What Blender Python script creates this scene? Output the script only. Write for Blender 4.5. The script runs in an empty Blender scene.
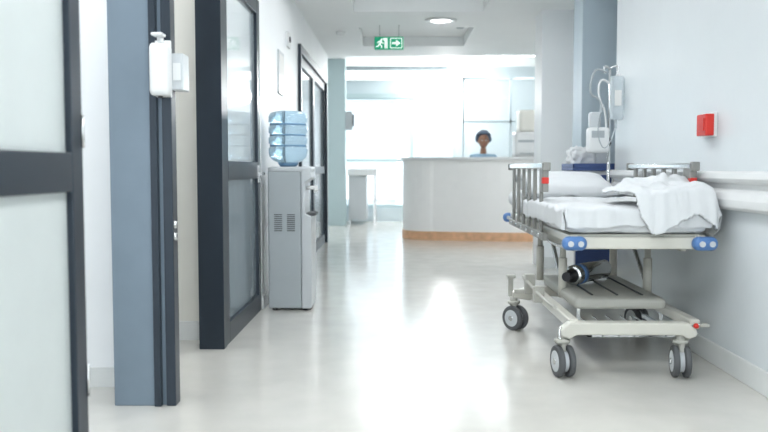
import bpy, bmesh, math, random
from mathutils import Vector, Matrix, noise
random.seed(4)
scene = bpy.context.scene
try:
    scene.view_settings.view_transform = 'Standard'
except Exception:
    pass
COL = scene.collection

# ---------------------------------------------------------------- materials
def mat(name, col, rough=0.5, metal=0.0, spec=0.5, trans=0.0, alpha=1.0, emit=None, estr=0.0, coat=0.0, var=0.0, vscale=8.0, bump=0.0, bscale=60.0, rvar=0.0, ior=1.45):
    m = bpy.data.materials.new(name); m.use_nodes = True
    nt = m.node_tree; b = nt.nodes['Principled BSDF']
    b.inputs['Base Color'].default_value = (*col, 1)
    b.inputs['Roughness'].default_value = rough
    b.inputs['Metallic'].default_value = metal
    b.inputs['Specular IOR Level'].default_value = spec
    b.inputs['Transmission Weight'].default_value = trans
    b.inputs['Alpha'].default_value = alpha
    b.inputs['Coat Weight'].default_value = coat
    b.inputs['IOR'].default_value = ior
    if emit:
        b.inputs['Emission Color'].default_value = (*emit, 1)
        b.inputs['Emission Strength'].default_value = estr
    tc = nt.nodes.new('ShaderNodeTexCoord')
    if var > 0 or rvar > 0:
        n = nt.nodes.new('ShaderNodeTexNoise'); n.inputs['Scale'].default_value = vscale; n.inputs['Detail'].default_value = 5
        nt.links.new(tc.outputs['Object'], n.inputs['Vector'])
        if var > 0:
            r = nt.nodes.new('ShaderNodeValToRGB')
            r.color_ramp.elements[0].position = 0.3; r.color_ramp.elements[1].position = 0.7
            r.color_ramp.elements[0].color = (*[max(0, c*(1-var)) for c in col], 1)
            r.color_ramp.elements[1].color = (*[min(1, c*(1+var)) for c in col], 1)
            nt.links.new(n.outputs['Fac'], r.inputs['Fac']); nt.links.new(r.outputs['Color'], b.inputs['Base Color'])
        if rvar > 0:
            mr = nt.nodes.new('ShaderNodeMapRange'); mr.inputs['To Min'].default_value = max(0, rough-rvar); mr.inputs['To Max'].default_value = rough+rvar
            nt.links.new(n.outputs['Fac'], mr.inputs['Value']); nt.links.new(mr.outputs['Result'], b.inputs['Roughness'])
    if bump > 0:
        n2 = nt.nodes.new('ShaderNodeTexNoise'); n2.inputs['Scale'].default_value = bscale; n2.inputs['Detail'].default_value = 4
        nt.links.new(tc.outputs['Object'], n2.inputs['Vector'])
        bp = nt.nodes.new('ShaderNodeBump'); bp.inputs['Strength'].default_value = bump; bp.inputs['Distance'].default_value = 0.01
        nt.links.new(n2.outputs['Fac'], bp.inputs['Height']); nt.links.new(bp.outputs['Normal'], b.inputs['Normal'])
    return m

M = dict(
 floor=mat('vinyl_floor',(0.60,0.59,0.55),0.16,spec=0.8,var=0.04,vscale=5,rvar=0.03,bump=0.015,bscale=9),
 wallR=mat('wall_paint_cool',(0.70,0.745,0.765),0.26,var=0.02,vscale=1.5,bump=0.06,bscale=25),
 wallW=mat('wall_paint_white',(0.88,0.90,0.91),0.45,var=0.02,vscale=2),
 wallC=mat('wall_paint_cream',(0.80,0.79,0.73),0.5,var=0.02,vscale=2),
 wallB=mat('wall_paint_blue',(0.45,0.54,0.60),0.45,var=0.03,vscale=2),
 wallBack=mat('wall_paint_paleblue',(0.62,0.71,0.75),0.5,var=0.02,vscale=2),
 teal=mat('teal_column_paint',(0.50,0.62,0.64),0.5,var=0.02,vscale=2),
 ceil=mat('ceiling_paint',(0.88,0.90,0.90),0.6,var=0.01,vscale=3),
 base=mat('baseboard_vinyl',(0.74,0.76,0.75),0.35,var=0.02),
 black=mat('dark_aluminium',(0.022,0.032,0.045),0.35,metal=0.3,var=0.1,vscale=4),
 pillar=mat('bluegrey_aluminium',(0.17,0.22,0.27),0.4,metal=0.2,var=0.04),
 glassF=mat('frosted_glass',(0.76,0.81,0.80),0.28,spec=0.6,trans=0.35,var=0.02),
 glassC=mat('door_glass',(0.66,0.76,0.80),0.04,spec=0.8,alpha=0.35),
 glassG=mat('grey_film_glass',(0.22,0.27,0.30),0.12,spec=0.6,alpha=0.9,var=0.03),
 glassW=mat('window_glass',(0.9,0.97,1.0),0.02,spec=0.5,alpha=0.08),
 cream=mat('cream_enamel',(0.60,0.59,0.53),0.3,var=0.03,coat=0.3),
 cream2=mat('cream_plastic',(0.44,0.44,0.40),0.42,var=0.03),
 steel=mat('brushed_steel',(0.62,0.63,0.63),0.24,metal=0.9,var=0.05,vscale=30),
 chrome=mat('chrome',(0.70,0.71,0.72),0.12,metal=1.0,var=0.02),
 railgrey=mat('rail_grey',(0.25,0.25,0.235),0.35,metal=0.3,var=0.04),
 blue=mat('blue_bumper',(0.09,0.20,0.44),0.4,var=0.06),
 navy=mat('navy_plastic',(0.05,0.09,0.24),0.4,var=0.06),
 red=mat('red_plastic',(0.62,0.03,0.02),0.35,var=0.05),
 rubber=mat('grey_rubber',(0.09,0.095,0.10),0.6,var=0.08,vscale=20),
 dark=mat('black_plastic',(0.03,0.03,0.035),0.5,var=0.1),
 sheet=mat('white_bedsheet',(0.66,0.68,0.695),0.85,spec=0.2,var=0.02,bump=0.3,bscale=14),
 white=mat('white_plastic',(0.74,0.755,0.755),0.35,var=0.02),
 cooler=mat('cooler_grey',(0.40,0.44,0.46),0.35,var=0.02),
 cooler2=mat('cooler_light',(0.54,0.57,0.59),0.3,var=0.02),
 bottle=mat('blue_polycarbonate',(0.62,0.83,0.97),0.07,trans=0.75,spec=0.6,var=0.03,ior=1.25),
 bottled=mat('blue_bottle_bands',(0.36,0.60,0.85),0.15,trans=0.5,spec=0.6,var=0.03,ior=1.3),
 bag=mat('iv_bag_vinyl',(0.78,0.84,0.87),0.15,trans=0.5,var=0.03,ior=1.2),
 wood=mat('wood_kickboard',(0.74,0.44,0.26),0.35,var=0.15,vscale=12),
 desk=mat('desk_laminate',(0.90,0.90,0.885),0.35,var=0.012),
 green=mat('exit_green',(0.0,0.34,0.17),0.4,emit=(0.0,0.55,0.28),estr=0.22,var=0.03),
 signw=mat('sign_white',(0.9,0.95,0.92),0.4,emit=(0.9,1,0.95),estr=0.6,var=0.01),
 lamp=mat('added_fill_diffuser',(1,1,1),0.5,emit=(0.96,0.98,1.0),estr=12.5,var=0.01),  # glow of the added, out-of-view ceiling panels
 lampS=mat('downlight_lens',(1,1,1),0.5,emit=(1,1,1),estr=5.0,var=0.01),
 globe=mat('globe_lamp_glass',(1,1,1),0.5,emit=(1,0.99,0.97),estr=190.0,var=0.01),
 skin=mat('skin_brown',(0.32,0.17,0.11),0.5,var=0.05),
 hair=mat('dark_hair',(0.07,0.10,0.15),0.6,bump=0.5,bscale=80,var=0.2),
 eye=mat('eye_white',(0.8,0.8,0.8),0.2,var=0.01),
 lips=mat('lips',(0.32,0.10,0.09),0.45,var=0.05),
 scrubs=mat('blue_scrubs',(0.30,0.46,0.60),0.8,var=0.06,bump=0.2),
 facade=mat('facade_concrete',(0.74,0.77,0.79),0.7,var=0.03),
 facade_g=mat('facade_glass',(0.44,0.50,0.53),0.3,var=0.04),
 pave=mat('paving',(0.7,0.7,0.68),0.8,var=0.05),
 yellow=mat('yellow_label',(0.80,0.60,0.12),0.5,var=0.04),
 paper=mat('paper_label',(0.78,0.78,0.76),0.7,var=0.02),
)

# ---------------------------------------------------------------- helpers
def root(name, loc):
    e = bpy.data.objects.new(name, None); e.location = loc; e.empty_display_size = 0.1
    COL.objects.link(e); return e
def finish(name, me, m, parent=None, smooth=False, bevel=0.0, seg=2):
    ob = bpy.data.objects.new(name, me); COL.objects.link(ob)
    if m is not None:
        for mm in (m if isinstance(m, (list, tuple)) else [m]): me.materials.append(mm)
    if smooth:
        for p in me.polygons: p.use_smooth = True
    if bevel > 0:
        b = ob.modifiers.new('bevel', 'BEVEL'); b.width = bevel; b.segments = seg; b.limit_method = 'ANGLE'
    if parent is not None:
        ob.parent = parent; ob.matrix_parent_inverse = Matrix.Translation(-Vector(parent.location))
    return ob
def boxes(name, lst, m, parent=None, bevel=0.0):
    bm = bmesh.new()
    for (x0,x1,y0,y1,z0,z1) in lst:
        vs = [bm.verts.new((x,y,z)) for x in (x0,x1) for y in (y0,y1) for z in (z0,z1)]
        for f in ((0,1,3,2),(4,6,7,5),(0,4,5,1),(2,3,7,6),(0,2,6,4),(1,5,7,3)):
            bm.faces.new([vs[i] for i in f])
    bmesh.ops.recalc_face_normals(bm, faces=bm.faces)
    me = bpy.data.meshes.new(name); bm.to_mesh(me); bm.free()
    return finish(name, me, m, parent, bevel=bevel)
def box(name, x0,x1,y0,y1,z0,z1, m, parent=None, bevel=0.0):
    return boxes(name, [(x0,x1,y0,y1,z0,z1)], m, parent, bevel)
def cyls(name, lst, m, parent=None, seg=20, bevel=0.0):
    bm = bmesh.new()
    for c in lst:
        p1, p2, r1 = Vector(c[0]), Vector(c[1]), c[2]; r2 = c[3] if len(c) > 3 else r1
        d = p2-p1; q = d.to_track_quat('Z','Y').to_matrix().to_4x4()
        bmesh.ops.create_cone(bm, cap_ends=True, segments=seg, radius1=r1, radius2=r2, depth=d.length, matrix=Matrix.Translation((p1+p2)/2) @ q)
    me = bpy.data.meshes.new(name); bm.to_mesh(me); bm.free()
    for p in me.polygons: p.use_smooth = len(p.vertices) == 4
    return finish(name, me, m, parent, bevel=bevel)
def cyl(name, p1, p2, r, m, parent=None, r2=None, seg=24, bevel=0.0):
    return cyls(name, [(p1,p2,r,r if r2 is None else r2)], m, parent, seg, bevel)
def tube(name, pts, r, m, parent=None, cyclic=False, order=3):
    cu = bpy.data.curves.new(name, 'CURVE'); cu.dimensions = '3D'; cu.bevel_depth = r; cu.bevel_resolution = 4; cu.resolution_u = 8; cu.use_fill_caps = True
    sp = cu.splines.new('NURBS' if order > 2 else 'POLY'); sp.points.add(len(pts)-1)
    for i, p in enumerate(pts): sp.points[i].co = (*p, 1)
    sp.use_cyclic_u = cyclic
    if order > 2:
        sp.order_u = min(order, len(pts)); sp.use_endpoint_u = not cyclic
    ob = bpy.data.objects.new(name+'_tmp', cu); COL.objects.link(ob)
    bpy.context.view_layer.update()
    me = bpy.data.meshes.new_from_object(ob.evaluated_get(bpy.context.evaluated_depsgraph_get()))
    me.materials.clear()
    bpy.data.objects.remove(ob); me.name = name
    return finish(name, me, m, parent, smooth=True)
def lathe(name, prof, c, m, parent=None, seg=40):
    bm = bmesh.new(); rings = []
    for r, z in prof:
        rings.append([bm.verts.new((c[0]+r*math.cos(2*math.pi*i/seg), c[1]+r*math.sin(2*math.pi*i/seg), c[2]+z)) for i in range(seg)])
    for a, b in zip(rings, rings[1:]):
        for i in range(seg): bm.faces.new((a[i], a[(i+1)%seg], b[(i+1)%seg], b[i]))
    bm.faces.new(rings[0][::-1]); bm.faces.new(rings[-1])
    bmesh.ops.recalc_face_normals(bm, faces=bm.faces)
    me = bpy.data.meshes.new(name); bm.to_mesh(me); bm.free()
    return finish(name, me, m, parent, smooth=True)
def prism(name, pts, axis, a0, a1, m, parent=None, bevel=0.0):
    bm = bmesh.new()
    def mk(p, a):
        return {'Y':(p[0],a,p[1]),'Z':(p[0],p[1],a),'X':(a,p[0],p[1])}[axis]
    A = [bm.verts.new(mk(p,a0)) for p in pts]; B = [bm.verts.new(mk(p,a1)) for p in pts]
    bm.faces.new(A); bm.faces.new(B[::-1])
    n = len(pts)
    for i in range(n): bm.faces.new((A[i],A[(i+1)%n],B[(i+1)%n],B[i]))
    bmesh.ops.recalc_face_normals(bm, faces=bm.faces)
    me = bpy.data.meshes.new(name); bm.to_mesh(me); bm.free()
    return finish(name, me, m, parent, bevel=bevel)
def rbox(name, c, h, r, m, parent=None, cuts=18, fn=None):
    bm = bmesh.new(); bmesh.ops.create_cube(bm, size=2)
    bmesh.ops.subdivide_edges(bm, edges=bm.edges[:], cuts=cuts, use_grid_fill=True)
    for v in bm.verts:
        u = v.co.copy(); q = Vector((u.x*h[0],u.y*h[1],u.z*h[2]))
        inn = Vector([max(-(h[i]-r), min(h[i]-r, q[i])) for i in range(3)])
        d = q-inn
        if d.length > 1e-7: q = inn+d.normalized()*r
        if fn: q = fn(q, u)
        v.co = q+Vector(c)
    me = bpy.data.meshes.new(name); bm.to_mesh(me); bm.free()
    return finish(name, me, m, parent, smooth=True)
def ball(name, c, s, m, parent=None, seg=24, fn=None):
    bm = bmesh.new(); bmesh.ops.create_uvsphere(bm, u_segments=seg, v_segments=seg*2//3, radius=1)
    for v in bm.verts:
        p = v.co.copy()
        if fn: p = fn(p)
        v.co = Vector((p.x*s[0],p.y*s[1],p.z*s[2]))+Vector(c)
    me = bpy.data.meshes.new(name); bm.to_mesh(me); bm.free()
    return finish(name, me, m, parent, smooth=True)
def skin(name, verts, edges, radii, m, parent, rootv=0, sub=2):
    me = bpy.data.meshes.new(name); me.from_pydata(verts, edges, [])
    ob = bpy.data.objects.new(name+'_tmp', me); COL.objects.link(ob)
    s = ob.modifiers.new('s','SKIN')
    for i, r in enumerate(radii):
        d = me.skin_vertices[0].data[i]; d.radius = (r,r) if not isinstance(r,tuple) else r; d.use_root = (i == rootv)
    ob.modifiers.new('sub','SUBSURF').levels = sub
    bpy.context.view_layer.update()
    me2 = bpy.data.meshes.new_from_object(ob.evaluated_get(bpy.context.evaluated_depsgraph_get()))
    bpy.data.objects.remove(ob); me2.materials.clear(); me2.name = name
    return finish(name, me2, m, parent, smooth=True)

# ---------------------------------------------------------------- room shell
CE = 2.55; CL = 2.88; XR = 1.63; XL = -0.95
box('floor', -4.2, 5.2, -2.5, 15.2, -0.1, 0, M['floor'])
boxes('ceiling', [
 (-2.8,-0.42,-2.5,11.2,CE,CE+0.04), (0.86,2.6,-2.5,11.2,CE,CE+0.04),
 (-0.42,0.86,-2.5,3.9,CE,CE+0.04), (-0.42,0.86,8.05,8.95,CE,CE+0.04), (-0.42,0.86,10.3,11.2,CE,CE+0.04),
 (-0.46,0.90,3.86,8.09,CE+0.16,CE+0.2), (-0.46,-0.42,3.9,8.05,CE+0.04,CE+0.16), (0.86,0.90,3.9,8.05,CE+0.04,CE+0.16),
 (-0.46,0.90,3.86,3.9,CE+0.04,CE+0.16), (-0.46,0.90,8.05,8.09,CE+0.04,CE+0.16),
 (-0.46,0.90,8.91,10.34,CE+0.12,CE+0.16), (-0.46,0.90,8.91,8.95,CE+0.04,CE+0.12), (-0.46,0.90,10.3,10.34,CE+0.04,CE+0.12),
 (-0.46,-0.42,8.95,10.3,CE+0.04,CE+0.12), (0.86,0.90,8.95,10.3,CE+0.04,CE+0.12),
 (2.6,5.2,6.6,11.2,CE,CE+0.04),
 (-4.2,5.2,11.2,15.2,CL,CL+0.04), (-4.2,5.2,11.16,11.2,CE+0.04,CL)], M['ceil'])
box('wall_right', XR, XR+0.12, -2.5, 6.0, 0, CE, M['wallR'])
boxes('wall_recess', [(XR+0.12,2.6,5.88,6.0,0,CE),(2.5,2.6,6.0,6.6,0,CE)], M['wallW'])
box('wall_pier_blue', 1.52, 2.6, 6.62, 6.95, 0, CE, M['wallB'])
box('wall_pier_white', 1.44, 1.98, 8.0, 8.4, 0, CE, M['wallW'])
box('wall_lobby_right', 5.1, 5.2, 6.95, 15.2, 0, CL, M['wallBack'])
box('wall_lobby_side', 2.6, 5.2, 6.62, 6.95, 0, CL, M['wallBack'])
box('baseboard_right', XR-0.014, XR, -2.5, 6.0, 0, 0.11, M['base'], bevel=0.004)
box('baseboard_pier', 1.43, 1.99, 7.985, 8.0, 0, 0.11, M['base'])
boxes('wall_left', [
 (XL-0.12,XL,-2.5,0.95,0,CE), (XL-0.12,XL,0.95,2.5,2.2,CE), (XL-0.12,XL,2.5,3.3,2.3,CE), (XL-0.12,XL,3.3,5.62,2.2,CE),
 (XL-0.12,XL,5.62,7.86,0,CE), (XL-0.12,XL,7.86,10.74,2.14,CE), (XL-0.12,XL,10.74,11.2,0,CE)], M['wallW'])
box('wall_alcove', -2.7, -1.19, 3.6, 3.7, 0, CE, M['wallW'])
box('baseboard_alcove', -2.7, -1.19, 3.585, 3.6, 0, 0.09, M['base'])
box('wall_niche', -2.7, -1.085, 4.6, 4.7, 0, CE, M['wallC'])
box('baseboard_niche', -2.7, -1.085, 4.585, 4.6, 0, 0.11, M['base'])
box('wall_side_room', -2.8, -2.7, -2.5, 11.2, 0, CE, M['wallW'])
boxes('wall_side_partition', [(-2.7,XL-0.12,5.72,5.82,0,CE),(-2.7,XL-0.12,7.7,7.8,0,CE),(-2.7,XL-0.12,10.8,10.9,0,CE)], M['wallW'])
box('baseboard_left', XL, XL+0.012, 5.62, 7.84, 0, 0.09, M['base'])
box('wall_lobby_left', -4.2, -4.1, 11.2, 15.2, 0, CL, M['wallBack'])
box('wall_lobby_front', -4.2, -2.8, 11.1, 11.2, 0, CL, M['wallBack'])
box('wall_column_teal', -1.18, -0.88, 13.9, 14.2, 0, CL, M['teal'])
WY = 15.0
boxes('wall_back', [(-4.1,-3.2,WY,WY+0.2,0,CL),(1.12,5.1,WY,WY+0.2,0,CL),(-3.2,1.12,WY,WY+0.2,0,0.25),(-3.2,1.12,WY,WY+0.2,2.36,CL)], M['wallBack'])
box('trim_1', -3.2, 1.12, WY-0.03, WY, 2.30, 2.38, M['teal'])
boxes('window_1', [(x-0.03,x+0.03,WY+0.04,WY+0.12,0.25,2.36) for x in (-3.17,-2.1,-1.0,0.3,1.09)]+
      [(-3.2,1.12,WY+0.04,WY+0.12,0.25,0.31),(-3.2,1.12,WY+0.04,WY+0.12,2.28,2.34),(-3.2,1.12,WY+0.05,WY+0.11,1.12,1.17)], M['teal'])
w = box('pane', -3.17,1.09,WY+0.075,WY+0.085,0.28,2.3, M['glassW'], bpy.data.objects['window_1'])
lb = root('wall_light_strip', (0,WY-0.1,2.68))
box('housing', -1.0,0.95,WY-0.1,WY-0.002,2.62,2.80,M['white'],lb)
box('diffuser', -0.98,0.93,WY-0.112,WY-0.1,2.64,2.78,M['lampS'],lb)

# ---------------------------------------------------------------- glazed doors on the left
def glazed_door(name, y0, y1, ztop, x, rails, stile, gu, gl):
    r = root(name, (x,(y0+y1)/2,0))
    xs0, xs1 = x-0.05, x
    L = [(xs0,xs1,y0,y0+stile,0.0,ztop),(xs0,xs1,y1-stile,y1,0.0,ztop),(xs0,xs1,y0+stile,y1-stile,ztop-0.1,ztop),
         (xs0,xs1,y0+stile,y1-stile,0.0,0.12),(xs0,xs1,y0+stile,y1-stile,rails[0],rails[1])]
    boxes('frame', L, M['black'], r, bevel=0.003)
    box('pane_upper', x-0.03,x-0.02,y0+stile,y1-stile,rails[1],ztop-0.1,gu,r)
    box('pane_lower', x-0.03,x-0.02,y0+stile,y1-stile,0.12,rails[0],gl,r)
    return r
d1 = glazed_door('door_1', 0.97, 2.42, 2.19, XL, (0.93,1.045), 0.08, M['glassF'], M['glassF'])
cyls('hinges', [((XL+0.004,2.412,z),(XL+0.004,2.412,z+0.1),0.005) for z in (0.3,1.06,1.9)], M['steel'], d1)
boxes('handle', [(XL,XL+0.05,1.10,1.13,0.99,1.01),(XL+0.035,XL+0.05,1.10,1.24,0.99,1.01)], M['steel'], d1)
jp = root('door_jamb', (-1.06,3.4,0))
box('jamb', -1.185,-1.012,3.3,3.58,0,2.3,M['pillar'],jp,bevel=0.004)
box('leaf_edge', -1.012,-0.985,3.29,3.36,0,2.3,M['black'],jp)
box('leaf_gap', -0.985,-0.965,3.32,3.38,0,2.3,M['pillar'],jp)
box('leaf_edge_inner', -0.965,-0.925,3.3,3.37,0,2.3,M['black'],jp,bevel=0.003)
cyls('pivots', [((-0.92,3.31,z),(-0.92,3.31,z+0.03),0.008) for z in (0.7,0.75)], M['steel'], jp)
d2 = glazed_door('door_2', 4.43, 5.60, 2.15, XL, (0.93,1.04), 0.10, M['glassC'], M['glassG'])
box('jamb_near', -1.085,XL+0.004,4.35,4.43,0,2.19,M['black'],d2,bevel=0.003)
boxes('handle', [(XL,XL+0.045,5.50,5.52,0.95,0.97),(XL+0.03,XL+0.045,5.40,5.52,0.95,0.97),(XL,XL+0.008,5.49,5.53,0.90,1.02)], M['steel'], d2)
d3 = glazed_door('door_3', 7.88, 9.30, 2.12, XL, (0.93,1.02), 0.09, M['glassC'], M['glassG'])
d4 = glazed_door('door_4', 9.31, 10.72, 2.12, XL, (0.93,1.02), 0.09, M['glassC'], M['glassG'])
boxes('trim_2', [(XL,XL+0.03,7.80,7.88,0,2.12),(XL,XL+0.03,10.72,10.80,0,2.12),(XL,XL+0.03,7.80,10.80,2.12,2.20)], M['black'])

ws = root('wall_sign', (XL,6.6,1.75)); box('plate',XL,XL+0.012,6.45,6.75,1.6,1.95,M['cooler2'],ws,bevel=0.002); box('panel',XL+0.012,XL+0.014,6.48,6.72,1.75,1.92,M['paper'],ws)
wl = root('wall_access_panel', (XL,6.9,2.1)); box('plate',XL,XL+0.02,6.95,7.15,2.05,2.18,M['white'],wl,bevel=0.004); cyl('button',(XL+0.02,7.05,2.12),(XL+0.03,7.05,2.12),0.025,M['dark'],wl)

# ---------------------------------------------------------------- soap dispenser
dz=0.03
sd = root('soap_dispenser', (-0.95,3.25,1.3))
rbox('body',(-0.950,3.245,1.365+dz),(0.038,0.043,0.105),0.018,M['white'],sd,cuts=10)
box('bracket',-0.985,-0.92,3.286,3.30,1.26+dz,1.49+dz,M['white'],sd,bevel=0.003)
cyl('pump',(-0.950,3.245,1.46+dz),(-0.950,3.245,1.50+dz),0.013,M['white'],sd)
box('lever',-0.973,-0.928,3.19,3.25,1.495+dz,1.508+dz,M['white'],sd,bevel=0.004)
cyl('nozzle',(-0.950,3.235,1.252+dz),(-0.950,3.235,1.27+dz),0.01,M['dark'],sd)
gd = root('glove_box_holder', (-0.9,3.3,1.35))
box('box',-0.924,-0.875,3.30,3.40,1.29+dz,1.44+dz,M['cooler2'],gd,bevel=0.004)
box('opening',-0.915,-0.885,3.296,3.30,1.33+dz,1.40+dz,M['white'],gd)

# ---------------------------------------------------------------- handrail + call point
hr = root('handrail', (XR,3,0.9))
prof = [(XR,0.80),(XR-0.035,0.80),(XR-0.055,0.815),(XR-0.06,0.85),(XR-0.05,0.885),(XR-0.03,0.90),(XR-0.03,0.925),(XR-0.06,0.932),(XR-0.072,0.95),(XR-0.066,0.975),(XR-0.045,0.985),(XR,0.985)]
prism('rail',prof,'Y',-2.5,5.9,M['white'],hr,bevel=0.003)
prism('end_cap',[(p[0] if p[0]==XR else p[0]-0.003, p[1]+(0.003 if p[1]>0.9 else -0.003)) for p in prof],'Y',5.9,5.94,M['cream'],hr)
cb = root('fire_call_point', (XR,4.2,1.22))
box('back_plate',XR-0.02,XR,4.10,4.27,1.16,1.285,M['white'],cb,bevel=0.004)
box('red_box',XR-0.065,XR-0.02,4.09,4.215,1.165,1.275,M['red'],cb,bevel=0.006)
box('press_glass',XR-0.069,XR-0.065,4.11,4.18,1.19,1.255,M['red'],cb)

# ---------------------------------------------------------------- ceiling fixtures
def added_fill_panel(x0,x1,y0,y1,z):  # added emissive panels, all out of view, supplying the soft bright light
    r = root('added_ceiling_fill', ((x0+x1)/2,(y0+y1)/2,z))
    boxes('frame',[(x0,x1,y0,y0+0.03,z-0.02,z),(x0,x1,y1-0.03,y1,z-0.02,z),(x0,x0+0.03,y0+0.03,y1-0.03,z-0.02,z),(x1-0.03,x1,y0+0.03,y1-0.03,z-0.02,z)],M['white'],r)
    box('diffuser',x0+0.03,x1-0.03,y0+0.03,y1-0.03,z-0.012,z-0.002,M['lamp'],r)
for y in (-1.6,0.2,2.0): added_fill_panel(-0.1,0.5,y,y+1.2,CE)
added_fill_panel(-0.1,0.5,4.3,5.5,CE+0.16); added_fill_panel(-0.1,0.5,6.0,7.0,CE+0.16)
added_fill_panel(-1.9,-1.4,2.3,3.3,CE); added_fill_panel(-2.1,-1.5,4.9,5.5,CE); added_fill_panel(-2.1,-1.5,3.85,4.35,CE)  # added out of view to brighten the alcove and left side rooms
added_fill_panel(-0.6,0.6,12.0,12.6,CL); added_fill_panel(1.4,2.6,13.0,13.6,CL); added_fill_panel(3.0,4.2,9.0,9.6,CE); added_fill_panel(-2.6,-1.5,8.8,9.6,CE)
added_fill_panel(2.05,2.5,8.6,10.2,CE)  # added behind the white pier, hidden from the camera, to brighten the desk
dl = root('ceiling_downlight', (0.47,8.5,CE))
lathe('ring',[(0.10,0),(0.17,0),(0.165,-0.012),(0.13,-0.018),(0.10,-0.01)],(0.47,8.5,CE-0.001),M['white'],dl)
cyl('lens',(0.47,8.5,CE-0.013),(0.47,8.5,CE-0.003),0.12,M['lampS'],dl)
for x,y,n in ((-0.63,9.2,'smoke_detector'),(0.75,9.5,'ceiling_speaker')):
    r = root(n,(x,y,CE)); z = CE if x<-0.5 else CE+0.12
    lathe('body',[(0.055,0),(0.055,-0.02),(0.04,-0.035),(0.01,-0.04)],(x,y,z-0.001),M['white'] if x<0 else M['cooler'],r)
ex = root('exit_sign', (-0.08,8.8,2.4))
box('panel',-0.235,0.08,8.79,8.81,2.285,2.425,M['green'],ex,bevel=0.002)
cyls('hangers',[((-0.18,8.8,2.425),(-0.18,8.8,CE),0.004),((0.03,8.8,2.425),(0.03,8.8,CE),0.004)],M['steel'],ex)
yf=8.786
def flat(name,pts): prism(name,[(p[0],p[1]-0.01) for p in pts],'Y',yf,8.7905,M['signw'],ex)
flat('arrow_frame_l',[(-0.065,2.31),(-0.058,2.31),(-0.058,2.42),(-0.065,2.42)]); flat('arrow_frame_r',[(0.058,2.31),(0.065,2.31),(0.065,2.42),(0.058,2.42)])
flat('arrow_frame_t',[(-0.058,2.413),(0.058,2.413),(0.058,2.42),(-0.058,2.42)]); flat('arrow_frame_b',[(-0.058,2.31),(0.058,2.31),(0.058,2.317),(-0.058,2.317)])
flat('arrow',[(-0.045,2.355),(0.0,2.355),(0.0,2.33),(0.045,2.365),(0.0,2.40),(0.0,2.375),(-0.045,2.375)])
flat('exit_door',[(-0.125,2.31),(-0.095,2.31),(-0.095,2.42),(-0.14,2.42),(-0.14,2.395),(-0.125,2.395)])
flat('runner_body',[(-0.185,2.35),(-0.17,2.35),(-0.155,2.39),(-0.172,2.395)]); cyl('runner_head',(-0.158,yf,2.395),(-0.158,8.7905,2.395),0.010,M['signw'],ex)
flat('runner_leg_a',[(-0.185,2.352),(-0.17,2.35),(-0.15,2.335),(-0.155,2.312),(-0.163,2.312),(-0.163,2.33)])
flat('runner_leg_b',[(-0.187,2.358),(-0.178,2.35),(-0.195,2.325),(-0.22,2.325),(-0.22,2.333),(-0.20,2.335)])
flat('runner_arm',[(-0.17,2.39),(-0.195,2.385),(-0.208,2.365),(-0.202,2.362),(-0.19,2.377),(-0.17,2.38)])
flat('runner_arm_front',[(-0.16,2.39),(-0.15,2.37),(-0.132,2.37),(-0.132,2.363),(-0.155,2.363),(-0.168,2.38)])

# ---------------------------------------------------------------- water cooler
wc = root('water_cooler', (-0.735,5.8,0))
x0,x1,y0,y1 = -0.895,-0.59,5.56,5.88
box('cabinet',x0,x1-0.07,y0,y1,0.015,0.985,M['cooler'],wc,bevel=0.012)
prism('front_bezel',[(x1-0.07,0.015),(x1-0.005,0.015),(x1,0.05),(x1,0.66),(x1-0.045,0.68),(x1-0.045,0.90),(x1,0.93),(x1-0.005,0.985),(x1-0.07,0.99)],'Y',y0-0.004,y1+0.004,M['cooler2'],wc,bevel=0.006)
rbox('top_shroud',((x0+x1)/2,(y0+y1)/2,0.99),(0.152,0.165,0.02),0.015,M['cooler2'],wc,cuts=10)
sl=[]
for gx in (-0.85,-0.76):
    for k in range(9): sl.append((gx,gx+0.055,y0-0.002,y0+0.003,0.56+k*0.014,0.566+k*0.014))
boxes('vents',sl,M['rubber'],wc)
cyls('taps',[((x1-0.045,5.66,0.86),(x1+0.02,5.66,0.86),0.012),((x1+0.015,5.66,0.86),(x1+0.015,5.66,0.83),0.01),((x1-0.045,5.78,0.86),(x1+0.02,5.78,0.86),0.012),((x1+0.015,5.78,0.86),(x1+0.015,5.78,0.83),0.01)],M['white'],wc)
box('drip_tray',x1-0.045,x1+0.02,5.61,5.83,0.665,0.685,M['rubber'],wc,bevel=0.003)
cyls('feet',[((x,y,0),(x,y,0.02),0.018) for x in (x0+0.04,x1-0.05) for y in (y0+0.04,y1-0.04)],M['dark'],wc)
bc=(-0.77,5.72,1.0)
pr=[(0.035,0.0),(0.04,0.03),(0.075,0.04),(0.11,0.055),(0.132,0.08),(0.139,0.105),(0.139,0.14),(0.128,0.15),(0.128,0.165),(0.139,0.175),(0.139,0.215),(0.128,0.225),(0.128,0.24),(0.139,0.25),(0.139,0.29),(0.128,0.30),(0.128,0.315),(0.139,0.325),(0.138,0.365),(0.126,0.39),(0.09,0.402),(0.03,0.392)]
lathe('bottle',pr,bc,M['bottle'],wc)
lathe('bottle_neck_cap',[(0.045,0.0),(0.06,0.01),(0.075,0.03),(0.045,0.04)],(bc[0],bc[1],1.005),M['bottled'],wc)
for k,zz in enumerate((0.157,0.232,0.307)):
    lathe('bottle_band_%d'%k,[(0.1275,-0.006),(0.131,-0.004),(0.131,0.004),(0.1275,0.006)],(bc[0],bc[1],bc[2]+zz),M['bottled'],wc)
tube('power_cord',[(-0.90,5.65,0.62),(-0.93,5.64,0.6),(-0.93,5.62,0.3),(-0.925,5.62,0.1),(-0.90,5.66,0.05)],0.004,M['white'],wc)

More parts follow.
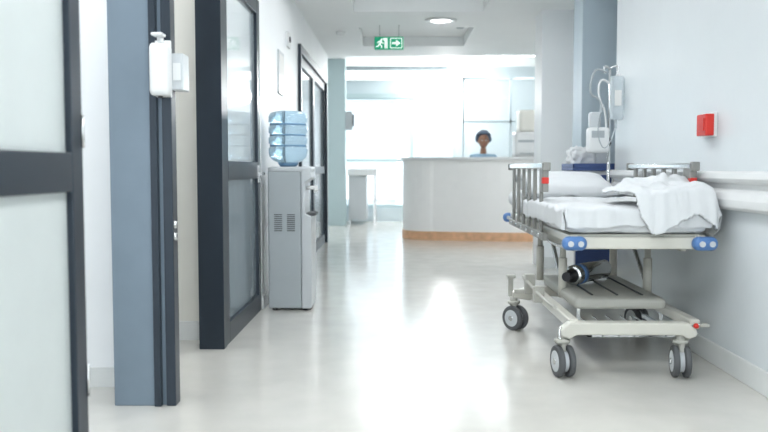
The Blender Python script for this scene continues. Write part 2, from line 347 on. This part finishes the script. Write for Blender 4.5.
# ---------------------------------------------------------------- hospital bed
bed = root('hospital_bed', (1.17,4.9,0))
BX0,BX1,BY0,BY1 = 0.84,1.50,3.88,5.94
boxes('deck_frame',[(BX0,BX0+0.045,BY0,BY1,0.635,0.675),(BX1-0.045,BX1,BY0,BY1,0.635,0.675),
  (BX0,BX1,BY0-0.005,BY0+0.05,0.607,0.665),(BX0,BX1,BY1-0.05,BY1,0.635,0.675),(BX0,BX1,4.55,4.59,0.635,0.67),(BX0,BX1,5.2,5.24,0.635,0.67)],M['cream'],bed,bevel=0.008)
boxes('under_rails',[(0.88,0.91,4.0,5.7,0.585,0.635),(1.42,1.45,4.0,5.7,0.585,0.635)],M['cream2'],bed,bevel=0.004)
box('deck_panel',BX0+0.02,BX1-0.02,BY0+0.02,BY1-0.02,0.662,0.678,M['cream2'],bed)
def bumper(n,x,y):
    rbox(n,(x,y,0.637),(0.060,0.035,0.034),0.032,M['blue'],bed,cuts=10)
    cyls(n+'_cap',[((x+d,y-0.034,0.637),(x+d,y-0.040,0.637),0.014) for d in (-0.024,0.024)],M['cooler2'],bed)
bumper('bumper_nl',BX0+0.02,BY0-0.025); bumper('bumper_nr',BX1-0.015,BY0-0.025)
bumper('bumper_fl',BX0+0.01,BY1-0.03); bumper('bumper_fr',BX1-0.015,BY1+0.01)
def mf(q,u):
    w = Vector((q.x*5,q.y*2.2,q.z*3))
    q = q.copy()
    q.z += 0.010*noise.noise(w*1.3)
    q.x += 0.008*noise.noise(Vector((q.y*8,q.z*12,3)))*abs(u.x)
    q.y += 0.008*noise.noise(Vector((q.x*14,q.z*6,7)))*abs(u.y)
    if q.y>0.35 and u.z>-2: q.z += max(0,(q.y-0.35))*0.08
    return q
rbox('mattress',(1.17,4.90,0.731),(0.345,1.02,0.052),0.042,M['sheet'],bed,cuts=44,fn=mf)
def cloth(name, nx, ny, f, m, keep=None, thick=0.006):
    bm = bmesh.new(); g=[[None]*(ny+1) for _ in range(nx+1)]
    for i in range(nx+1):
        for j in range(ny+1): g[i][j]=bm.verts.new(f(i/nx,j/ny))
    for i in range(nx):
        for j in range(ny):
            if keep is None or keep((i+.5)/nx,(j+.5)/ny): bm.faces.new((g[i][j],g[i+1][j],g[i+1][j+1],g[i][j+1]))
    bmesh.ops.delete(bm, geom=[v for v in bm.verts if not v.link_faces], context='VERTS')
    me=bpy.data.meshes.new(name); bm.to_mesh(me); bm.free()
    ob=finish(name,me,m,bed,smooth=True); s=ob.modifiers.new('solid','SOLIDIFY'); s.thickness=thick; s.offset=1
    return ob
def topsheet(u,v):
    hw=0.352; s=(u-0.5)*2*(hw+0.095)
    rg=noise.ridged_multi_fractal(Vector((u*3.0+v*2.2,v*7-u*2,3.7)),0.9,2.0,3,1.0,2.0)
    zt=0.788+0.006*noise.noise(Vector((u*9,v*9,0)))+0.016*rg
    x=s; z=zt
    if abs(s)>hw:
        x=math.copysign(hw+0.010+0.014*noise.noise(Vector((v*22,1,s))),s); z=zt-(abs(s)-hw)
    t=-0.095+v*1.35; y=3.875+t
    if t<0: y=3.868+0.014*noise.noise(Vector((u*16,3,0))); z=min(z,zt+t) if abs(s)<=hw else z+t*0.15
    if v>0.97: z-=0.012
    return Vector((1.17+x,y,z))
cloth('top_sheet',90,120,topsheet,M['sheet'])
def blanket(u,v):
    x=(u-0.5)*2; y=(v-0.5)*2
    X=1.35+x*0.32+0.03*noise.noise(Vector((x*3,y*3,9))); Y=4.10+y*0.44
    r2=(x*1.0)**2+(y*0.95)**2
    e=math.exp(-1.5*r2)
    rn=noise.ridged_multi_fractal(Vector((x*1.1+y*0.5,y*1.3,1.3)),1.0,2.0,3,1.0,2.0)
    r3=noise.ridged_multi_fractal(Vector((x*0.8-y*1.2,y*0.6+4,5.3)),1.0,2.0,3,1.0,2.0)
    r4=noise.ridged_multi_fractal(Vector((x*2.6+y*1.9,y*2.2-x,8.3)),1.0,2.0,2,1.0,2.0)
    k=max(0,1-r2*0.65)
    z=0.810+e*0.045+(0.038*rn+0.028*r3)*k*(0.8+0.4*(y+1)/2)+0.016*r4*(0.25+0.75*k)+0.008*noise.noise(Vector((x*6,y*6,2)))
    if X>1.525: z-= (X-1.525)*1.4; X=1.525+(X-1.525)*0.55
    if Y<3.862:
        z-= (3.862-Y)*1.5; Y=3.862-(3.862-Y)*0.22-0.012*noise.noise(Vector((x*7,3,1)))
    return Vector((X,Y,z))
def bkeep(u,v):
    x=(u-0.5)*2; y=(v-0.5)*2
    return math.hypot(x,y)<0.88+0.22*noise.noise(Vector((x*1.8,y*1.8,4)))
cloth('crumpled_blanket',130,150,blanket,M['sheet'],bkeep,0.008)
def pf(q,u):
    k=max(0,(1-abs(u.x)**4)*(1-abs(u.y)**4))**0.5
    z=u.z*0.062*(0.08+0.92*k)+0.008*noise.noise(Vector((u.x*3,u.y*3,u.z)))
    s=1-0.05*(1-abs(u.x))*abs(u.y); return Vector((u.x*0.31*s,u.y*0.20,z))
p=rbox('pillow',(0,0,0),(0.3,0.2,0.06),0.03,M['sheet'],bed,cuts=22,fn=pf)
p.location=(1.14,5.45,0.885); p.rotation_euler=(math.radians(16),0,math.radians(4))
def siderail(n,x,ya,yb,side):
    N=6; L=[]
    for k in range(N):
        y=ya+(yb-ya)*(k+0.5)/N
        L.append((x-0.009,x+0.009,y-0.020,y+0.020,0.64,1.0))
    boxes(n+'_balusters',L,M['railgrey'],bed,bevel=0.004)
    boxes(n+'_top',[(x-0.018,x+0.018,ya-0.02,yb+0.02,0.995,1.027)],M['chrome'],bed,bevel=0.008)
    boxes(n+'_top_cap',[(x-0.022,x+0.022,ya-0.05,ya-0.02,0.985,1.032),(x-0.022,x+0.022,yb+0.02,yb+0.05,0.985,1.032)],M['railgrey'],bed,bevel=0.006)
    boxes(n+'_bottom',[(x-0.014,x+0.014,ya-0.03,yb+0.03,0.605,0.645)],M['railgrey'],bed,bevel=0.004)
    cyls(n+'_pivots',[((x-side*0.02,ya+(yb-ya)*(k+0.5)/N,0.625),(x+side*0.022,ya+(yb-ya)*(k+0.5)/N,0.625),0.012) for k in range(N)],M['steel'],bed)
    box(n+'_latch',x-0.018,x+0.018,ya-0.025,ya+0.01,0.915,0.95,M['red'],bed,bevel=0.004)
    box(n+'_latch_arm',x-0.017,x+0.017,ya-0.02,ya+0.055,0.87,0.995,M['railgrey'],bed,bevel=0.004)
siderail('rail_left',0.812,4.38,5.62,-1)
siderail('rail_right',1.522,4.14,5.2,1)
cyls('columns',[((x,y,0.28),(x,y,0.50),0.024) for x in (0.93,1.40) for y in (4.45,5.15)],M['cream'],bed)
cyls('columns_inner',[((x,y,0.48),(x,y,0.64),0.017) for x in (0.93,1.40) for y in (4.45,5.15)],M['cream2'],bed)
tube('tilt_brace',[(0.93,4.45,0.34),(0.93,4.8,0.60)],0.012,M['steel'],bed,order=2)
tube('tilt_brace_r',[(1.40,4.45,0.34),(1.40,4.8,0.60)],0.012,M['steel'],bed,order=2)
NWY=3.82; FWY=4.93
boxes('base_frame',[(0.83,0.88,NWY,FWY,0.225,0.275),(1.41,1.46,NWY,FWY,0.225,0.275)],M['cream'],bed,bevel=0.008)
prism('base_crossbar_near',[(0.785,0.20),(0.83,0.185),(0.86,0.205),(1.36,0.205),(1.39,0.185),(1.43,0.20),(1.435,0.225),(1.39,0.265),(0.83,0.265),(0.785,0.23)],'Y',NWY-0.04,NWY+0.03,M['cream'],bed,bevel=0.008)
prism('base_crossbar_far',[(0.72,0.20),(0.83,0.185),(0.86,0.21),(1.40,0.21),(1.43,0.185),(1.52,0.20),(1.52,0.23),(1.43,0.27),(0.83,0.27),(0.72,0.235)],'Y',FWY-0.03,FWY+0.035,M['cream'],bed,bevel=0.008)
rbox('base_cover',(1.15,4.53,0.305),(0.235,0.46,0.032),0.025,M['cream2'],bed,cuts=16)
boxes('cover_ribs',[(x,x+0.010,4.16,4.90,0.335,0.342) for x in (1.02,1.15,1.28)],M['rubber'],bed)
boxes('lower_shelf',[(0.98,1.44,4.05,4.12,0.14,0.152),(0.98,1.44,4.30,4.36,0.14,0.152),(0.98,1.0,4.05,4.6,0.14,0.16),(1.42,1.44,4.05,4.6,0.14,0.16)]+[(1.05+i*0.08,1.06+i*0.08,4.05,4.6,0.143,0.15) for i in range(5)],M['steel'],bed)
boxes('shelf_hangers',[(0.98,0.995,4.3,4.32,0.15,0.28),(1.425,1.44,4.3,4.32,0.15,0.23)],M['steel'],bed)
def caster(n,x,y,yaw=0):
    e=math.radians(yaw); ax=Vector((math.cos(e),math.sin(e),0)); tr=Vector((-math.sin(e),math.cos(e),0))
    c=Vector((x,y,0.076))-tr*0.015
    cyls(n+'_tyres',[(c+ax*s*0.012,c+ax*s*0.040,0.076) for s in (-1,1)],M['rubber'],bed,seg=36,bevel=0.008)
    cyls(n+'_rims',[(c-ax*0.042,c+ax*0.042,0.052)],M['cooler2'],bed,seg=30,bevel=0.004)
    cyls(n+'_hub',[(c-ax*0.046,c+ax*0.046,0.016)],M['steel'],bed)
    box(n+'_housing',x-0.012,x+0.012,y-0.035,y+0.035,0.10,0.168,M['cream2'],bed,bevel=0.006)
    cyls(n+'_stem',[((x,y,0.15),(x,y,0.205),0.024),((x,y,0.163),(x,y,0.18),0.038)],M['cream2'],bed)
caster('caster_nl',0.80,NWY,10); caster('caster_nr',1.365,NWY,-8); caster('caster_fl',0.73,FWY,40); caster('caster_fr',1.48,FWY,20)
tube('pedal_near_left',[(0.79,3.81,0.235),(0.77,3.76,0.20),(0.78,3.75,0.19)],0.008,M['steel'],bed)
box('pedal_pad',0.755,0.80,3.73,3.77,0.178,0.192,M['cream2'],bed,bevel=0.004)
tube('pedal_near_right',[(1.42,3.83,0.24),(1.43,3.80,0.25),(1.46,3.80,0.255)],0.008,M['steel'],bed)
ball('pedal_knob',(1.425,3.78,0.252),(0.013,0.013,0.013),M['red'],bed)
box('pedal_pad_r',1.445,1.49,3.78,3.82,0.245,0.26,M['cream2'],bed,bevel=0.004)
boxes('pedal_far_left',[(0.70,0.73,4.95,4.98,0.20,0.33),(0.69,0.74,4.91,4.98,0.32,0.34),(0.72,0.86,4.83,4.86,0.24,0.265)],M['cream2'],bed,bevel=0.005)
tube('side_linkage',[(0.80,4.0,0.30),(0.80,4.4,0.28),(0.79,4.93,0.33)],0.009,M['cream2'],bed)
boxes('side_bracket',[(0.78,0.84,4.50,4.55,0.24,0.33),(0.78,0.84,4.80,4.85,0.24,0.36)],M['cream2'],bed,bevel=0.005)
tube('crank_rod',[(0.88,4.1,0.60),(0.88,4.5,0.56),(0.9,5.0,0.60)],0.010,M['steel'],bed)
OA,OB=Vector((0.985,4.46,0.40)),Vector((1.25,4.80,0.40)); od=(OB-OA).normalized()
cyl('oxygen_body',OA,OB,0.056,M['chrome'],bed,bevel=0.015)
cyl('oxygen_neck',OA-od*0.07,OA,0.018,M['dark'],bed,r2=0.040)
cyl('oxygen_collar',OA+od*0.05,OA+od*0.10,0.058,M['blue'],bed)
cyl('oxygen_knob',OA-od*0.075,OA-od*0.06,0.026,M['dark'],bed)
for k,t in enumerate((0.16,0.34)):
    c=OA+od*t; boxes('oxygen_cradle_%d'%k,[(c.x-0.05,c.x+0.05,c.y-0.012,c.y+0.012,0.335,0.352)],M['steel'],bed)

# ---------------------------------------------------------------- IV stand at the bed head
PX,PY=1.53,5.80
iv = root('iv_stand', (PX,PY,0.6))
cyls('pole',[((PX,PY,0.62),(PX,PY,1.20),0.012),((PX,PY,1.2),(PX,PY,1.72),0.009)],M['chrome'],iv)
cyl('collar',(PX,PY,1.17),(PX,PY,1.21),0.018,M['dark'],iv)
box('clamp',PX-0.03,PX+0.016,PY-0.02,PY+0.02,0.615,0.665,M['cream2'],iv,bevel=0.003)
for k,(dx,dy) in enumerate(((0.055,-0.03),(-0.05,-0.03),(-0.03,0.05))):
    tube('hook_%d'%k,[(PX,PY,1.71),(PX+dx*0.6,PY+dy*0.6,1.73),(PX+dx,PY+dy,1.72),(PX+dx,PY+dy,1.685),(PX+dx*0.75,PY+dy*0.75,1.685)],0.006,M['chrome'],iv)
def bagf(q,u):
    k=(1-0.5*abs(u.z)**4); return Vector((q.x*(1-0.12*max(0,-u.z)**3),q.y*k,q.z+0.004*noise.noise(u*3)))
rbox('fluid_bag',(PX+0.038,PY-0.06,1.495),(0.050,0.024,0.155),0.02,M['bag'],iv,cuts=12,fn=bagf)
box('bag_label',PX+0.014,PX+0.062,PY-0.0875,PY-0.0855,1.44,1.55,M['paper'],iv)
tube('bag_loop',[(PX+0.025,PY-0.06,1.64),(PX+0.035,PY-0.05,1.68),(PX+0.05,PY-0.05,1.69),(PX+0.05,PY-0.06,1.64)],0.003,M['white'],iv)
cyl('drip_chamber',(PX+0.03,PY-0.06,1.28),(PX+0.03,PY-0.06,1.35),0.010,M['bag'],iv)
tube('drip_line',[(PX+0.03,PY-0.06,1.37),(PX+0.03,PY-0.06,1.30),(PX-0.0,PY-0.08,1.2),(PX-0.06,PY-0.1,1.12),(PX-0.1,PY-0.08,1.22),(PX-0.09,PY-0.06,1.36),(PX-0.05,PY-0.05,1.45)],0.004,M['bag'],iv)
tube('hose_a',[(PX-0.03,PY-0.03,1.68),(PX-0.10,PY-0.03,1.72),(PX-0.14,PY-0.03,1.64),(PX-0.15,PY-0.03,1.52),(PX-0.08,PY-0.03,1.50),(PX-0.06,PY-0.03,1.42),(PX-0.10,PY-0.03,1.36),(PX-0.12,PY-0.03,1.28)],0.008,M['cooler'],iv)
tube('hose_b',[(PX-0.01,PY-0.03,1.60),(PX-0.05,PY-0.03,1.64),(PX-0.09,PY-0.03,1.60),(PX-0.08,PY-0.03,1.48),(PX-0.03,PY-0.03,1.40),(PX-0.03,PY-0.03,1.28)],0.008,M['white'],iv)
rbox('infusion_pump',(PX-0.085,PY-0.02,1.20),(0.075,0.05,0.09),0.02,M['white'],iv,cuts=10)
box('pump_screen',PX-0.14,PX-0.05,PY-0.073,PY-0.069,1.215,1.265,M['cooler'],iv)
rbox('pump_head',(PX-0.11,PY-0.02,1.34),(0.04,0.035,0.06),0.02,M['cooler2'],iv,cuts=8)

# ---------------------------------------------------------------- medical trolley
tr = root('medical_trolley', (1.52,6.3,0))
tx0,tx1,ty0,ty1=1.34,1.66,6.09,6.50
boxes('cabinet',[(tx0+0.02,tx1-0.02,ty0+0.02,ty1,0.14,0.98)],M['white'],tr,bevel=0.006)
boxes('drawers',[(tx0+0.03,tx1-0.03,ty0+0.004,ty0+0.02,z,z+h-0.012) for z,h in ((0.24,0.26),(0.50,0.18),(0.68,0.14),(0.82,0.14))],M['navy'],tr,bevel=0.004)
box('label_strip',tx0+0.03,tx1-0.03,ty0,ty0+0.02,0.19,0.215,M['yellow'],tr)
boxes('drawer_pulls',[(tx0+0.1,tx1-0.1,ty0-0.010,ty0+0.006,z,z+0.015) for z in (0.44,0.63,0.78,0.92)],M['steel'],tr,bevel=0.003)
boxes('tray_top',[(tx0,tx1,ty0,ty1+0.01,0.98,1.0),(tx0,tx1,ty0,ty0+0.015,1.0,1.035),(tx0,tx1,ty1-0.005,ty1+0.01,1.0,1.035),(tx0,tx0+0.015,ty0,ty1,1.0,1.035),(tx1-0.015,tx1,ty0,ty1,1.0,1.035)],M['navy'],tr,bevel=0.004)
cyls('wheels',[((x-0.014,y,0.05),(x+0.014,y,0.05),0.05) for x in (tx0+0.05,tx1-0.05) for y in (ty0+0.06,ty1-0.05)],M['rubber'],tr)
cyls('wheel_stems',[((x,y,0.09),(x,y,0.15),0.012) for x in (tx0+0.05,tx1-0.05) for y in (ty0+0.06,ty1-0.05)],M['steel'],tr)
def lump(q,u):
    n=noise.noise(u*2.3); m2=noise.noise(u*5+Vector((3,1,2))); return Vector((q.x*(1+0.18*n),q.y*(1+0.15*n),q.z*(1+0.1*m2)+0.012*m2))
rbox('towel_stack',(1.45,6.3,1.08),(0.10,0.12,0.08),0.045,M['sheet'],tr,cuts=16,fn=lump)
rbox('glove_pack',(1.58,6.27,1.07),(0.05,0.08,0.068),0.012,M['cooler2'],tr,cuts=6)
lathe('spray_bottle',[(0.035,0),(0.036,0.01),(0.036,0.12),(0.03,0.15),(0.013,0.17),(0.013,0.20)],(1.575,6.42,1.002),M['white'],tr)
box('spray_trigger',1.53,1.59,6.41,6.43,1.195,1.225,M['blue'],tr,bevel=0.004)

# ---------------------------------------------------------------- reception desk
rd = root('reception_desk', (1.7,11.5,0))
def footprint(off):
    pts=[]; xa,xb,ya,yb=0.10-off,3.4,11.10-off,11.62+0.0
    R=0.42
    for k in range(13):
        a=math.pi+math.pi/2*k/12; pts.append((xa+R+R*math.cos(a),ya+R+R*math.sin(a)))
    for k in range(1,17):
        t=k/16; pts.append((xa+R+(xb-xa-R)*t, ya-0.22*math.sin(math.pi*t)))
    pts += [(xb,yb),(xa,yb)]
    return pts
prism('front_panel',footprint(0.0),'Z',0.12,1.11,M['desk'],rd)
prism('kickboard',footprint(0.01),'Z',0.0,0.12,M['wood'],rd)
prism('counter_top',footprint(0.03),'Z',1.11,1.15,M['white'],rd,bevel=0.004)
box('worktop',0.12,3.4,11.62,12.0,0.74,0.77,M['desk'],rd)
boxes('worktop_legs',[(0.12,0.16,11.62,11.98,0,0.74),(3.36,3.4,11.62,11.98,0,0.74)],M['desk'],rd)
pr_=root('desk_printer',(1.83,11.4,1.15))
rbox('lower_body',(1.83,11.38,1.33),(0.17,0.17,0.178),0.02,M['white'],pr_,cuts=8)
rbox('upper_body',(1.86,11.38,1.66),(0.14,0.15,0.15),0.015,M['wallC'],pr_,cuts=8)
box('paper_slot',1.70,1.96,11.205,11.215,1.36,1.39,M['cooler'],pr_); box('paper_tray',1.72,1.94,11.17,11.22,1.20,1.21,M['cooler'],pr_)
mo=root('computer_monitor',(0.85,11.85,0.77))
box('screen',0.62,1.02,11.80,11.83,0.90,1.14,M['dark'],mo,bevel=0.004); box('stand',0.80,0.84,11.83,11.85,0.775,1.0,M['dark'],mo); box('foot',0.72,0.92,11.76,11.92,0.772,0.785,M['dark'],mo)
gs=root('glass_partition',(1.5,13.4,0))
boxes('frame',[(1.10,1.14,13.38,13.42,0,2.5),(1.88,1.92,13.38,13.42,0,2.5),(2.7,2.74,13.38,13.42,0,2.5),(1.10,2.74,13.38,13.42,2.46,2.5),(1.10,2.74,13.38,13.42,1.75,1.79)],M['wallBack'],gs)
boxes('panes',[(1.14,1.88,13.395,13.405,0.05,2.46),(1.92,2.7,13.395,13.405,0.05,2.46)],M['glassW'],gs)
sc=root('side_counter',(-0.65,14.5,0))
boxes('top',[(-0.86,-0.34,14.1,14.9,0.87,0.99)],M['white'],sc,bevel=0.01)
boxes('cabinet',[(-0.84,-0.52,14.16,14.88,0.08,0.87)],M['cooler2'],sc,bevel=0.005)
boxes('legs',[(-0.40,-0.36,14.14,14.18,0,0.87),(-0.40,-0.36,14.84,14.88,0,0.87),(-0.84,-0.80,14.16,14.88,0,0.08)],M['steel'],sc)
dv=root('wall_phone',(-0.82,13.85,1.8)); box('body',-0.88,-0.76,13.93,14.05,1.66,1.98,M['cooler'],dv,bevel=0.008); box('handset',-0.76,-0.73,13.95,13.99,1.72,1.93,M['dark'],dv,bevel=0.008)
gl=root('wall_globe_lamp',(0.90,14.9,2.31))
boxes('mullion_mount',[(0.87,0.95,14.94,15.06,2.25,2.37)],M['white'],gl); cyl('base',(0.91,14.97,2.31),(0.91,14.90,2.31),0.05,M['white'],gl); ball('globe',(0.91,14.82,2.31),(0.13,0.13,0.13),M['globe'],gl)

# ---------------------------------------------------------------- nurse at desk
NX,NY=1.33,12.25
st=root('drafting_stool',(NX,NY,0))
lathe('seat',[(0.02,0.54),(0.19,0.54),(0.21,0.56),(0.20,0.60),(0.02,0.605)],(NX,NY+0.03,0),M['dark'],st)
cyls('column',[((NX,NY+0.03,0.08),(NX,NY+0.03,0.54),0.025)],M['chrome'],st)
cyls('legs',[((NX,NY+0.03,0.10),(NX+0.26*math.cos(a),NY+0.03+0.26*math.sin(a),0.03),0.018) for a in [k*2*math.pi/5 for k in range(5)]],M['dark'],st)
cyls('castors',[((NX+0.26*math.cos(a)-0.015,NY+0.03+0.26*math.sin(a),0.025),(NX+0.26*math.cos(a)+0.015,NY+0.03+0.26*math.sin(a),0.025),0.025) for a in [k*2*math.pi/5 for k in range(5)]],M['rubber'],st)
nu=root('nurse',(NX,NY,0))
def V(a,b,c): return (NX+a,NY+b,c)
verts=[V(0,0.02,0.70),V(0,0.03,0.87),V(0,0.02,1.04),V(0,0.02,1.16),V(0,0.015,1.22),
 V(-0.16,0.01,1.16),V(-0.21,-0.03,1.0),V(-0.21,-0.06,0.90),V(-0.17,-0.22,0.82),
 V(0.16,0.01,1.16),V(0.21,-0.03,1.0),V(0.21,-0.06,0.90),V(0.17,-0.22,0.82),
 V(-0.10,0,0.70),V(-0.14,-0.36,0.63),V(-0.14,-0.36,0.40),V(-0.14,-0.34,0.16),
 V(0.10,0,0.70),V(0.14,-0.36,0.63),V(0.14,-0.36,0.40),V(0.14,-0.34,0.16)]
edges=[(0,1),(1,2),(2,3),(3,4),(3,5),(5,6),(6,7),(7,8),(3,9),(9,10),(10,11),(11,12),(0,13),(13,14),(14,15),(15,16),(0,17),(17,18),(18,19),(19,20)]
rad=[(0.15,0.12),(0.13,0.10),(0.15,0.11),(0.12,0.09),0.06,0.065,0.052,0.046,0.036,0.065,0.052,0.046,0.036,0.09,0.07,0.058,0.045,0.09,0.07,0.058,0.045]
skin('scrubs_body',verts,edges,rad,M['scrubs'],nu)
skin('neck',[V(0,0.015,1.18),V(0,0.005,1.25),V(0,-0.005,1.34)],[(0,1),(1,2)],[0.06,0.05,0.05],M['skin'],nu)
for s in (-1,1):
    e='l' if s<0 else 'r'
    wv=Vector(V(s*0.17,-0.21,0.822)); 
    hv=[wv,wv+Vector((-s*0.01,-0.05,-0.015)),wv+Vector((-s*0.015,-0.095,-0.025))]
    skin('palm_'+e,[tuple(v) for v in hv],[(0,1),(1,2)],[0.027,(0.034,0.018),(0.036,0.015)],M['skin'],nu)
    for k in range(4):
        b=hv[2]+Vector((s*(-0.027+0.018*k),0.01,0)); L=[0.075,0.085,0.08,0.06][k if s<0 else 3-k]
        skin('finger_%d_%s'%(k,e),[tuple(b),tuple(b+Vector((0,-L*0.5,0.006))),tuple(b+Vector((0,-L*0.8,-0.003))),tuple(b+Vector((0,-L,-0.012)))],[(0,1),(1,2),(2,3)],[0.009,0.009,0.008,0.007],M['skin'],nu,sub=1)
    b=hv[0]+Vector((-s*0.025,-0.03,-0.005)); skin('thumb_'+e,[tuple(b),tuple(b+Vector((-s*0.025,-0.03,-0.003))),tuple(b+Vector((-s*0.03,-0.06,-0.008)))],[(0,1),(1,2)],[0.012,0.010,0.008],M['skin'],nu,sub=1)
    rbox('shoe_'+e,(NX+s*0.14,NY-0.40,0.045),(0.045,0.13,0.045),0.035,M['white'],nu,cuts=8)
    cyl('ankle_'+e,V(s*0.14,-0.34,0.07),V(s*0.14,-0.34,0.18),0.036,M['skin'],nu)
HZ=1.41; hc=(NX,NY-0.015,HZ)
def headf(p):
    q=p.copy()
    if q.z<0: q.x*=1-0.32*(-q.z)**1.3; q.y*=1-0.12*(-q.z)
    if q.y<0: q.y*=0.94
    if q.y<-0.3 and -0.45<q.z<0.1: q.y-=0.14*math.exp(-(q.x/0.14)**2)*max(0,1-abs(q.z+0.22)*3.2)
    if q.y<-0.3: q.y+=0.07*math.exp(-((abs(q.x)-0.36)/0.16)**2-((q.z-0.02)/0.12)**2)
    if q.y<-0.2: q.y-=0.05*math.exp(-(q.x/0.3)**2-((q.z+0.85)/0.2)**2)
    return q
ball('head',hc,(0.080,0.098,0.118),M['skin'],nu,seg=48,fn=headf)
for s in (-1,1):
    e='l' if s<0 else 'r'
    ball('eye_'+e,(NX+s*0.030,NY-0.096,HZ+0.004),(0.012,0.009,0.008),M['eye'],nu,seg=12)
    ball('iris_'+e,(NX+s*0.030,NY-0.1035,HZ+0.003),(0.005,0.003,0.005),M['dark'],nu,seg=10)
    tube('brow_'+e,[(NX+s*0.015,NY-0.105,HZ+0.022),(NX+s*0.03,NY-0.105,HZ+0.027),(NX+s*0.046,NY-0.095,HZ+0.022)],0.003,M['hair'],nu)
    ball('ear_'+e,(NX+s*0.081,NY-0.005,HZ-0.005),(0.010,0.019,0.030),M['skin'],nu,seg=14)
ball('mouth',(NX,NY-0.100,HZ-0.060),(0.022,0.008,0.007),M['lips'],nu,seg=14)
def hairf(p):
    q=p.copy()
    if q.y<0 and q.z<0.42: q.y=max(q.y,-0.15)
    if q.z<-0.3: q.z=-0.3+(q.z+0.3)*0.3
    return q*(1+0.06*noise.noise(p*4)+0.03*noise.noise(p*11))
ball('hair',(NX,NY+0.010,HZ+0.036),(0.122,0.126,0.136),M['hair'],nu,seg=48,fn=hairf)

# ---------------------------------------------------------------- outside
fb=root('office_building',(0,27,0))
boxes('slabs',[(-14,14,26,32,z,z+1.1) for z in (-6,-2.6,0.0,3.2,6.4)],M['facade'],fb)
boxes('glazing',[(-14,14,26.3,31.8,z+1.1,z+3.4) for z in (-6,-2.6,0.0,3.2)],M['facade_g'],fb)
boxes('piers',[(x,x+0.4,26.02,26.3,-6,7.5) for x in (-12,-8,-4,0,4,8,12)],M['facade'],fb)
box('ground', -30,30,15.2,60,-6.2,-6.0, M['pave'])

# ---------------------------------------------------------------- world
w = bpy.data.worlds.new('world'); scene.world = w; w.use_nodes = True
bg = w.node_tree.nodes['Background']; bg.inputs['Color'].default_value=(0.88,0.95,1.0,1); bg.inputs['Strength'].default_value=4.0

# ---------------------------------------------------------------- camera
cam = bpy.data.cameras.new('camera'); co = bpy.data.objects.new('camera', cam); COL.objects.link(co)
cam.sensor_width = 36; cam.lens = 37.5
co.location = (0,0,1.0); co.rotation_euler = (math.radians(90-3.43),0,math.radians(0.86))
cam.dof.use_dof = True; cam.dof.focus_distance = 4.4; cam.dof.aperture_fstop = 2.2
scene.camera = co
